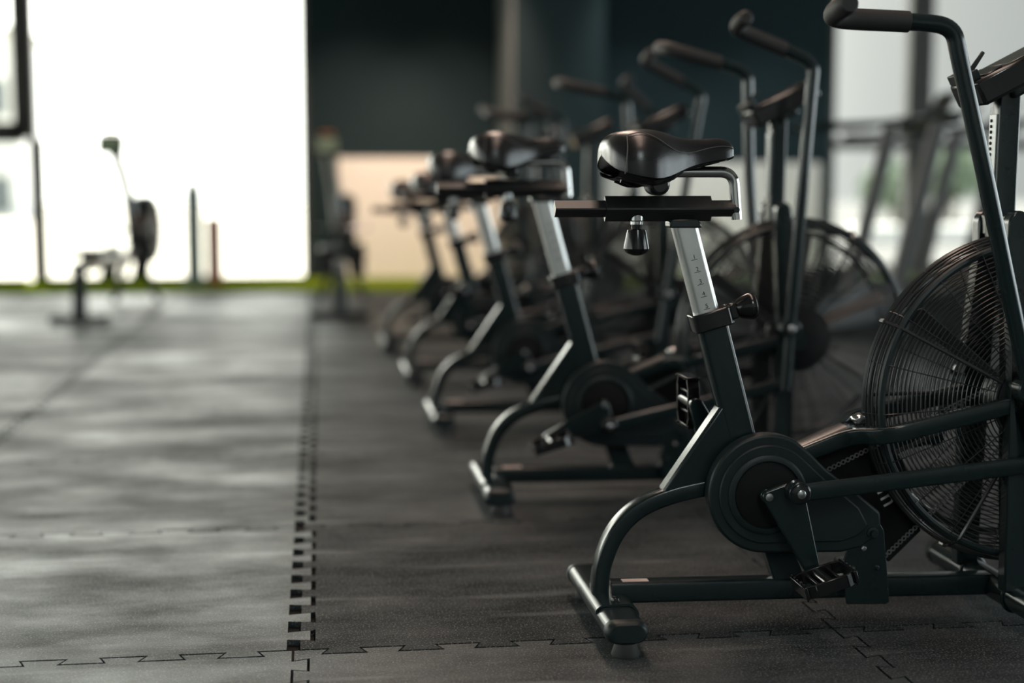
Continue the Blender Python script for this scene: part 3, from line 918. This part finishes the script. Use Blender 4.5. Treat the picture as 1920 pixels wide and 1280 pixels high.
        for sx in (-1, 1):
            pm_.box((sx * Lx / 2, yc_, 0), (0.007, Ly, Hz))
            for q in range(5):
                yy = yc_ + (q - 2) * Ly / 5
                pm_.lathe([(0.0022, 0), (0.0018, 0.006)], (sx * Lx / 2, yy, Hz / 2), (0, 0, 1), 6)
                pm_.lathe([(0.0022, 0), (0.0018, 0.006)], (sx * Lx / 2, yy, -Hz / 2), (0, 0, -1), 6)
        for sy in (-1, 1):
            pm_.box((0, yc_ + sy * Ly / 2, 0), (Lx * 0.62, 0.007, Hz))
            for sx in (-1, 1):
                pm_.box((sx * Lx * 0.40, yc_ + sy * Ly * 0.455, 0), (0.024, 0.006, Hz), (0, 0, sx * sy * -0.55))
        pm_.box((0, yc_, 0), (0.006, Ly, Hz * 0.7)); pm_.box((0.022, yc_, 0), (0.005, Ly, Hz * 0.6)); pm_.box((-0.022, yc_, 0), (0.005, Ly, Hz * 0.6))
        pm_.lathe([(0.013, 0), (0.013, Ly)], (0, yc_ - s_ * Ly / 2, 0), (0, s_, 0), 14)
        pm_.lathe([(0.007, 0), (0.007, 0.03)], (0, s_ * 0.006, 0), (0, s_, 0), 10)
        ped = pm_.build('pedal', M['gloss'], crank, bevel=0.0015)
        ped.location = pd * PED_R + V(0, y + s_ * 0.005, 0)
        crank['side'] = s_
        # swinging arm in its measured neutral pose, origin at the pivot
        ya, yb = s_ * 0.148, s_ * 0.185
        path = [(0.815, ya, 0.325), (0.826, ya, 0.50), (0.848, yb, 0.944), (0.866, yb, 1.180), (0.872, yb, 1.238), (0.800, yb, 1.270), (0.652, yb, 1.327), (0.640, yb + s_ * 0.045, 1.338), (0.638, yb + s_ * 0.125, 1.345)]
        fp = [Vector(path[0]), Vector(path[1])] + fillet(path[1:5] , 0.03, 3)[1:-1]
        full = fillet(path, 0.055, 7)
        am = MB().tube(full, 0.0168, 14)
        am.lathe([(0.030, 0), (0.030, 0.030), (0.026, 0.034)], (PIV.x, s_ * 0.128, PIV.z), (0, s_, 0), 22)
        arm = am.build('swing_arm', M['frame'], P, origin=tuple(PIV))
        g0 = fillet(path, 0.055, 7)
        gp = [p for p in g0 if p.x < 0.792 and p.z > 1.2]
        grip = MB().tube(gp + [Vector(gp[-1]) + V(0, s_ * 0.012, 0)], [0.0205] * len(gp) + [0.015], 16).build('grip', M['rubber'], arm); grip.location = -PIV
        pvb = MB().lathe([(0.012, 0), (0.012, 0.012), (0.007, 0.014), (0.007, 0.024)], (PIV.x, s_ * 0.160, PIV.z), (0, s_, 0), 16).build('pivot_bolt', M['steel'], arm); pvb.location = -PIV
        arm['side'] = s_
        # connecting rod along +x from its origin
        rod = MB().sweep(rrect(0.036, 0.014, 0.006), [(0.012, 0, 0), (ROD - 0.008, 0, 0)])
        rod.lathe([(0.023, -0.008), (0.023, 0.008)], (0, 0, 0), (0, 1, 0), 20).lathe([(0.022, -0.008), (0.022, 0.008)], (ROD, 0, 0), (0, 1, 0), 20)
        ro = rod.build('connecting_rod', M['frame'], P, bevel=0.002)
        ro['side'] = s_
    # --- seat assembly: post, sleeve, rail, tube, saddle
    pt = V(0.1457, 0, 0.8325); pb = V(0.215, 0, 0.580)
    post = MB().sweep(rrect(0.052, 0.036, 0.013, 5), [pb, pt]).build('seat_post', M['silver'], P)
    # printed height scale on the near face
    for k in range(5):
        p = V(0.166, -0.0184, 0.760).lerp(V(0.1935, -0.0184, 0.660), k / 4)
        mw = Matrix.Translation(p) @ Matrix.Rotation(radians(-14), 4, 'Y') @ Matrix.Rotation(pi / 2, 4, 'X')
        text_mesh(str(k + 1), 0.0125, M['ink'], 'scale_number', post, mw)
        MB().box(p + V(-0.0005, 0.0, -0.0022), (0.013, 0.0006, 0.0011), (0, radians(-14), 0)).build('scale_tick', M['ink'], post, smooth=0)
    dia = [(0.0275, 0), (0, 0.0275), (-0.0275, 0), (0, -0.0275)]

    def diamond(d, bv):
        o = []
        for i in range(4):
            a = Vector(d[i]); p, n = Vector(d[i - 1]), Vector(d[(i + 1) % 4])
            o += [tuple(a + (p - a).normalized() * bv), tuple(a + (n - a).normalized() * bv)]
        return o
    dd = diamond([(0.0272, 0), (0, 0.0272), (-0.0272, 0), (0, -0.0272)], 0.0025)
    sl = MB().sweep(dd, [(-0.016, 0, 0.8605), (0.202, 0, 0.8605)]).build('rail_sleeve', M['rail'], P, smooth=20)
    MB().prism([(0.118, 0.840), (0.170, 0.840), (0.177, 0.832), (0.180, 0.822), (0.114, 0.822), (0.113, 0.832)], -0.022, 0.022).build('sleeve_gusset', M['frame'], sl, bevel=0.003)
    di = diamond([(0.0182, 0), (0, 0.0182), (-0.0182, 0), (0, -0.0182)], 0.0022)
    kv = MB().lathe([(0.011, 0.012), (0.0105, 0.022), (0.0185, 0.024), (0.0205, 0.030), (0.0255, 0.056), (0.0262, 0.062), (0.021, 0.070), (0.010, 0.075), (0.002, 0.076)], (0.050, 0, 0.842), (0, 0, -1)).build('slider_knob', M['gloss'], P)
    MB().lathe([(0.0145, -0.006), (0.0145, 0.006), (0.0125, 0.008), (0.0125, 0.014), (0.010, 0.016), (0.010, 0.024)], (0.050, 0, 0.843), (0, 0, -1), 22).build('knob_ring', M['steel'], kv)
    sr = MB().sweep(di, [(-0.118, 0, 0.8605), (0.252, 0, 0.8605)]).build('seat_rail', M['rail'], P, smooth=20)
    tp = fillet([(0.070, 0, 0.934), (0.249, 0, 0.934), (0.257, 0, 0.838)], 0.028, 8)
    MB().tube(tp, 0.0112, 18).build('seat_tube_bend', M['chrome'], P)
    MB().lathe([(0.006, -0.014), (0.006, 0.014)], (0.252, -0.006, 0.858), (0, 1, 0), 12).build('weld_boss', M['frame'], sr)
    # saddle
    stn = saddle()
    mb = MB(); vs = []; fs = []; NR = 18
    seam_pts = []
    for (x, w, zt, zs) in stn:
        for k in range(NR + 1):
            th = pi * k / NR
            c = cos(th); s_ = sin(th)
            yy = w * (abs(c) ** 0.62) * (1 if c > 0 else -1) * -1
            zz = zs + (zt - zs) * (abs(s_) ** 0.72)
            # shallow centre channel
            zz -= 0.004 * math.exp(-(yy / 0.016) ** 2) * (1 if 0.0 < x < 0.2 else 0)
            vs.append((x, yy, zz))
    n1 = NR + 1
    for i in range(len(stn) - 1):
        for k in range(NR):
            fs.append((i * n1 + k, (i + 1) * n1 + k, (i + 1) * n1 + k + 1, i * n1 + k + 1))
    # close the underside, tucked up
    base = len(vs)
    for (x, w, zt, zs) in stn:
        for k in range(5):
            tk = min(1.0, 0.4 * (zt - zs) / 0.016)
            vs.append((x + 0.002 * tk, -w * (0.96 - 0.48 * k), zs + (0.006 + 0.010 * (1 - abs(k - 2) / 2)) * tk))
    for i in range(len(stn) - 1):
        for k in range(4):
            fs.append((base + i * 5 + k, base + i * 5 + k + 1, base + (i + 1) * 5 + k + 1, base + (i + 1) * 5 + k))
        fs.append((i * n1, base + i * 5, base + (i + 1) * 5, (i + 1) * n1))
        fs.append((i * n1 + NR, (i + 1) * n1 + NR, base + (i + 1) * 5 + 4, base + i * 5 + 4))
    lb = len(stn) - 1
    fs.append(tuple(range(n1)) + tuple(base + k for k in (4, 3, 2, 1, 0)))
    fs.append(tuple(lb * n1 + k for k in range(NR, -1, -1)) + tuple(base + lb * 5 + k for k in range(5)))
    mb.add(vs, fs)
    seat = mb.build('saddle', M['leather'], P, smooth=60, sub=1)
    # stitched seams running along both sides and a seam round the tail
    sm = MB()
    for s_ in (-1, 1):
        pts = []
        for i, (x, w, zt, zs) in enumerate(stn[4:-1]):
            f = [0.86, 0.88, 0.80, 0.68, 0.58, 0.50, 0.50, 0.56, 0.60, 0.62, 0.60][i]
            th = math.asin(min(1, f ** (1 / 0.72))) 
            yy = w * (cos(th) ** 0.62) * s_ * 1.004
            pts.append((x, yy, zs + (zt - zs) * f + 0.0012))
        sm.tube(catmull(pts, 5), 0.0009, 5)
        tail = []
        for f in (0.05, 0.3, 0.6, 0.86):
            th = math.asin(f ** (1 / 0.72)); x, w, zt, zs = stn[4]
            tail.append((x - 0.014 + 0.012 * f, w * (cos(th) ** 0.62) * s_ * (0.985 + 0.02 * f), zs + (zt - zs) * f + 0.001))
        sm.tube(catmull(tail, 5), 0.0011, 5)
    sm.build('stitching', M['thread'], seat)
    sh = MB()
    vs = []; fs = []
    sst = stn[3:-1]
    for (x, w, zt, zs) in sst:
        dpt = 0.014 if x < 0.12 else 0.006
        for k in range(9):
            th = pi * k / 8
            vs.append((x + 0.001, -w * 0.985 * cos(th), zs + 0.004 - dpt * sin(th) ** 0.6))
    for i in range(len(sst) - 1):
        for k in range(8):
            fs.append((i * 9 + k, (i + 1) * 9 + k, (i + 1) * 9 + k + 1, i * 9 + k + 1))
    sh.add(vs, fs)
    sh.build('saddle_shell', M['gloss'], seat, smooth=60)
    cl = MB()
    cl.lathe([(0.016, -0.034), (0.0205, -0.028), (0.0205, 0.028), (0.016, 0.034)], (0.090, 0, 0.908), (0, 1, 0), 22)
    cl.box((0.092, 0, 0.927), (0.044, 0.05, 0.026))
    cl.build('seat_clamp', M['gloss'], P, bevel=0.002)
    rl = MB()
    for s_ in (-1, 1):
        rl.tube(catmull([(0.010, s_ * 0.030, 0.916), (0.045, s_ * 0.026, 0.906), (0.095, s_ * 0.022, 0.926), (0.15, s_ * 0.018, 0.940), (0.215, s_ * 0.012, 0.956)], 5), 0.0036, 8)
    rl.build('saddle_rail', M['gloss'], seat)
    return root


SEAT_HI = ('rail_sleeve', 'slider_knob', 'seat_post')                       # move with the post
SEAT_SL = ('seat_rail', 'seat_tube_bend', 'saddle', 'seat_clamp')           # move with the slider as well


def base_name(o):
    return o.name.split('.')[0]


def pose_bike(root, phi, lift, slide, arms):
    pins = {}
    for s_ in (-1, 1):
        ph = phi if s_ < 0 else phi + pi
        pins[s_] = (ph,) + arm_geometry(ph, arms[0] if s_ < 0 else arms[1])
    for c in root.children:
        b = base_name(c)
        if b in SEAT_HI:
            c.location = PDIR * lift
        elif b in SEAT_SL:
            c.location = PDIR * lift + V(slide, 0, 0)
        elif b == 'crank':
            ph = pins[c['side']][0]
            c.rotation_euler = (0, -ph, 0)
            for g in c.children:
                if base_name(g) == 'pedal':
                    g.rotation_euler = (0, ph + (-0.30 if c['side'] < 0 else 1.55), 0)
        elif b == 'swing_arm':
            c.rotation_euler = (0, pins[c['side']][2], 0)
        elif b == 'connecting_rod':
            s_ = c['side']; ph, pin, a, low = pins[s_]
            c.location = pin + V(0, s_ * 0.132, 0)
            d = low - pin
            c.rotation_euler = (0, -atan2(d.z, d.x), 0)
            c.scale = (d.length / ROD, 1, 1)


def copy_tree(o, parent=None):
    c = o.copy(); COL.objects.link(c)
    if parent is not None:
        c.parent = parent
    for ch in list(o.children):
        copy_tree(ch, c)
    return c


proto = build_bike()
BIKES = [  # x, y, pin angle, seat lift, slide, label
    (0.587, 2.906, radians(12), 0.0, 0.0, (-0.34, 0.42), 'black air bike nearest the camera, in sharp focus, numbered silver seat post'),
    (0.494, 4.142, radians(-80), 0.036, -0.034, (-0.005, -0.11), 'second air bike of the row, just behind the sharp one, highest saddle'),
    (0.449, 5.439, radians(-76), 0.006, -0.02, (0.095, -0.18), 'middle air bike of the row of five, third back from the sharp one'),
    (0.428, 6.706, radians(200), -0.062, 0.0, (0.34, -0.33), 'fourth air bike back, blurred, one handle swung forward, low saddle'),
    (0.380, 7.943, radians(-80), -0.100, 0.0, (0.065, -0.115), 'farthest air bike of the row, most blurred, lowest saddle'),
]
for i, (x, y, phi, lift, slide, arms, lab) in enumerate(BIKES):
    o = proto if i == 0 else copy_tree(proto)
    o.location = (x, y, 0)
    tag(o, lab, 'exercise bike', 'row of air bikes')
    pose_bike(o, phi, lift, slide, arms)


# ------------------------------------------------------------------ rowing machines at the far end
def build_rower():
    r = empty('rowing_machine', (0, 0, 0))
    # local +y runs towards the flywheel
    MB().sweep(rrect(0.05, 0.05, 0.012), [(-0.19, 0, 0.03), (0.19, 0, 0.03)], ref=(0, 0, 1)).build('rear_foot', M['plastic'], r)
    MB().sweep(rrect(0.07, 0.085, 0.012), [(0, 0.0, 0.045), (0, 0.04, 0.335)], ref=(1, 0, 0)).build('rear_leg', M['frame'], r)
    MB().box((0, 0.80, 0.36), (0.075, 1.70, 0.07)).build('rail', M['greysteel'], r, bevel=0.006)
    se = MB()
    se.sweep(rrect(0.30, 0.05, 0.022), [(0, 0.22, 0.445), (0, 0.27, 0.452), (0, 0.46, 0.445)], ref=(0, 0, 1), scale=[0.85, 1.0, 0.8])
    seat = se.build('seat', M['plastic'], r)
    MB().box((0, 0.34, 0.405), (0.10, 0.20, 0.035)).build('seat_carriage', M['frame'], seat, bevel=0.004)
    for s_ in (-1, 1):
        f = MB().box((s_ * 0.115, 1.34, 0.33), (0.12, 0.035, 0.30), (radians(-42), 0, 0)).build('footrest', M['plastic'], r, bevel=0.008)
        MB().box((s_ * 0.115, 1.31, 0.36), (0.135, 0.03, 0.035), (radians(-42), 0, 0)).build('strap', M['rubber'], f, bevel=0.004)
        MB().sweep(rrect(0.045, 0.045, 0.008), [(s_ * 0.05, 1.55, 0.33), (s_ * 0.17, 1.62, 0.02)], ref=(0, 1, 0)).build('front_leg', M['frame'], r)
    FWY, FWZ = 1.88, 0.55
    hs = MB().lathe([(0.06, -0.085), (0.235, -0.080), (0.262, -0.055), (0.268, 0.0), (0.262, 0.055), (0.235, 0.080), (0.06, 0.085)], (0.02, FWY, FWZ), (1, 0, 0), 40)
    fw = hs.build('flywheel_housing', M['plastic'], r)
    gm = MB()
    for s_ in (-1, 1):
        for q in range(6):
            gm.ring((0.02 + s_ * 0.086, FWY, FWZ), 0.08 + 0.026 * q, 0.005, 40, 6, 'x')
    gm.build('vent_grille', M['greysteel'], fw)
    MB().box((0.02, FWY - 0.24, FWZ + 0.02), (0.085, 0.06, 0.20)).build('front_cover', M['brown'], fw, bevel=0.01)
    MB().sweep(rrect(0.07, 0.09, 0.01), [(0, 1.50, 0.36), (0, 1.66, 0.44)], ref=(1, 0, 0)).build('neck', M['greysteel'], r)
    MB().box((0, 1.60, 0.52), (0.09, 0.14, 0.16)).build('chain_box', M['plastic'], r, bevel=0.012)
    hb = MB().tube([(-0.21, 1.50, 0.565), (-0.1, 1.485, 0.56), (0.1, 1.485, 0.56), (0.21, 1.50, 0.565)], 0.016, 10)
    hb.build('pull_handle', M['chrome'], r)
    MB().tube(fillet([(-0.03, 1.66, 0.58), (-0.05, 1.62, 0.86), (-0.100, 1.42, 1.17)], 0.12, 6), 0.045, 10).build('monitor_arm', M['greysteel'], r)
    mo = MB().box((-0.100, 1.37, 1.185), (0.20, 0.045, 0.15), (radians(-14), 0, 0)).build('monitor', M['plastic'], r, bevel=0.01)
    MB().box((-0.100, 1.345, 1.187), (0.15, 0.006, 0.10), (radians(-14), 0, 0)).build('display', M['greenscreen'], mo)
    MB().box((-0.100, 1.385, 1.275), (0.10, 0.05, 0.016)).build('device_holder', M['orange'], mo, bevel=0.004)
    return r


r1 = build_rower()
r1.location = (-1.535, 9.72, 0); r1.rotation_euler = (0, 0, radians(-6.0))
tag(r1, 'dark rowing machine standing against the bright left window', 'rowing machine', 'rowing machines by the windows')
r2 = copy_tree(r1)
r2.location = (0.14, 9.80, 0); r2.rotation_euler = (0, 0, radians(-1.5))
tag(r2, 'dark rowing machine in front of the cream panel, beside the window edge', 'rowing machine', 'rowing machines by the windows')

# ------------------------------------------------------------------ small stand and roller by the window
sd = tag(empty('floor_stand', (-1.085, 13.2, 0.014)), 'slim grey floor stand with tilted head on the turf by the window', 'stand')
MB().lathe([(0.13, 0), (0.13, 0.012), (0.03, 0.02)], (0, 0, 0), (0, 0, 1), 24).build('base', M['rollgrey'], sd)
MB().lathe([(0.075, 0.02), (0.075, 0.80), (0.04, 0.90)], (0, 0, 0), (0, 0, 1), 20).build('sleeve', M['rollgrey'], sd)
MB().tube([(0, 0, 0.86), (0, 0, 1.26)], 0.014, 8).build('pole', M['rollgrey'], sd)
MB().box((0.01, 0, 1.28), (0.10, 0.05, 0.045), (0, 0.6, 0)).build('head', M['winframe'], sd, bevel=0.01)
fr = MB().lathe([(0.065, 0), (0.072, 0.006), (0.072, 0.58), (0.065, 0.586)], (-0.915, 13.25, 0.014), (0, 0, 1), 24).build('foam_roller', M['rollred'])
tag(fr, 'reddish foam roller standing upright on the turf by the window', 'foam roller')


# ------------------------------------------------------------------ curved treadmills behind the bikes, right
def build_treadmill():
    r = empty('treadmill', (0, 0, 0))
    # local +x is the running direction; origin at the centre of the deck on the floor
    L_, Wd = 1.70, 0.80
    cur = [(-0.85 + L_ * k / 16) for k in range(17)]
    zf = lambda x: 0.20 + 0.20 * (x / 0.85) ** 2 * (1 if x > 0 else 0.7)
    mb = MB(); mb.sweep(rrect(0.03, 0.50, 0.008), [(x, 0, zf(x)) for x in cur]); mb.build('running_belt', M['belt'], r)
    for s_ in (-1, 1):
        y = s_ * (Wd / 2 - 0.06)
        poly = [(x, zf(x) + 0.05) for x in cur] + [(0.85, 0.10), (0.75, 0.06), (-0.75, 0.06), (-0.85, 0.10)]
        MB().prism(poly, y - 0.05, y + 0.05).build('side_panel', M['plastic'], r, bevel=0.012)
        for x in (-0.7, 0.7):
            MB().lathe([(0.04, 0), (0.04, 0.02), (0.03, 0.07)], (x, y, 0), (0, 0, 1), 16).build('foot', M['rubber'], r)
        MB().sweep(rrect(0.090, 0.06, 0.015), [(0.14, y, 0.24), (0.38, y, 1.24)]).build('upright', M['greyframe'], r)
        hp = fillet([(-0.42, y, 1.215), (0.20, y, 1.24), (0.62, y, 1.31)], 0.1, 5)
        MB().tube(hp, 0.018, 12).build('handrail', M['frame'], r)
    hd = MB().box((0.47, 0, 1.26), (0.10, 0.70, 0.06), (0, -0.3, 0)).build('crossbar', M['frame'], r, bevel=0.012)
    co = MB().box((0.55, 0, 1.36), (0.035, 0.22, 0.14), (0, 0.5, 0)).build('console', M['plastic'], r, bevel=0.01)
    MB().box((0.532, 0, 1.365), (0.006, 0.17, 0.09), (0, 0.5, 0)).build('display', M['screen'], co)
    return r


t1 = build_treadmill()
t1.location = (3.03, 8.15, 0); t1.rotation_euler = (0, 0, radians(0))
tag(t1, 'dark curved treadmill nearer the bikes in front of the right window', 'treadmill', 'treadmills by the right window')
t2 = copy_tree(t1)
t2.location = (3.94, 9.25, 0)
tag(t2, 'dark curved treadmill deeper in the room, behind the nearer treadmill', 'treadmill', 'treadmills by the right window')
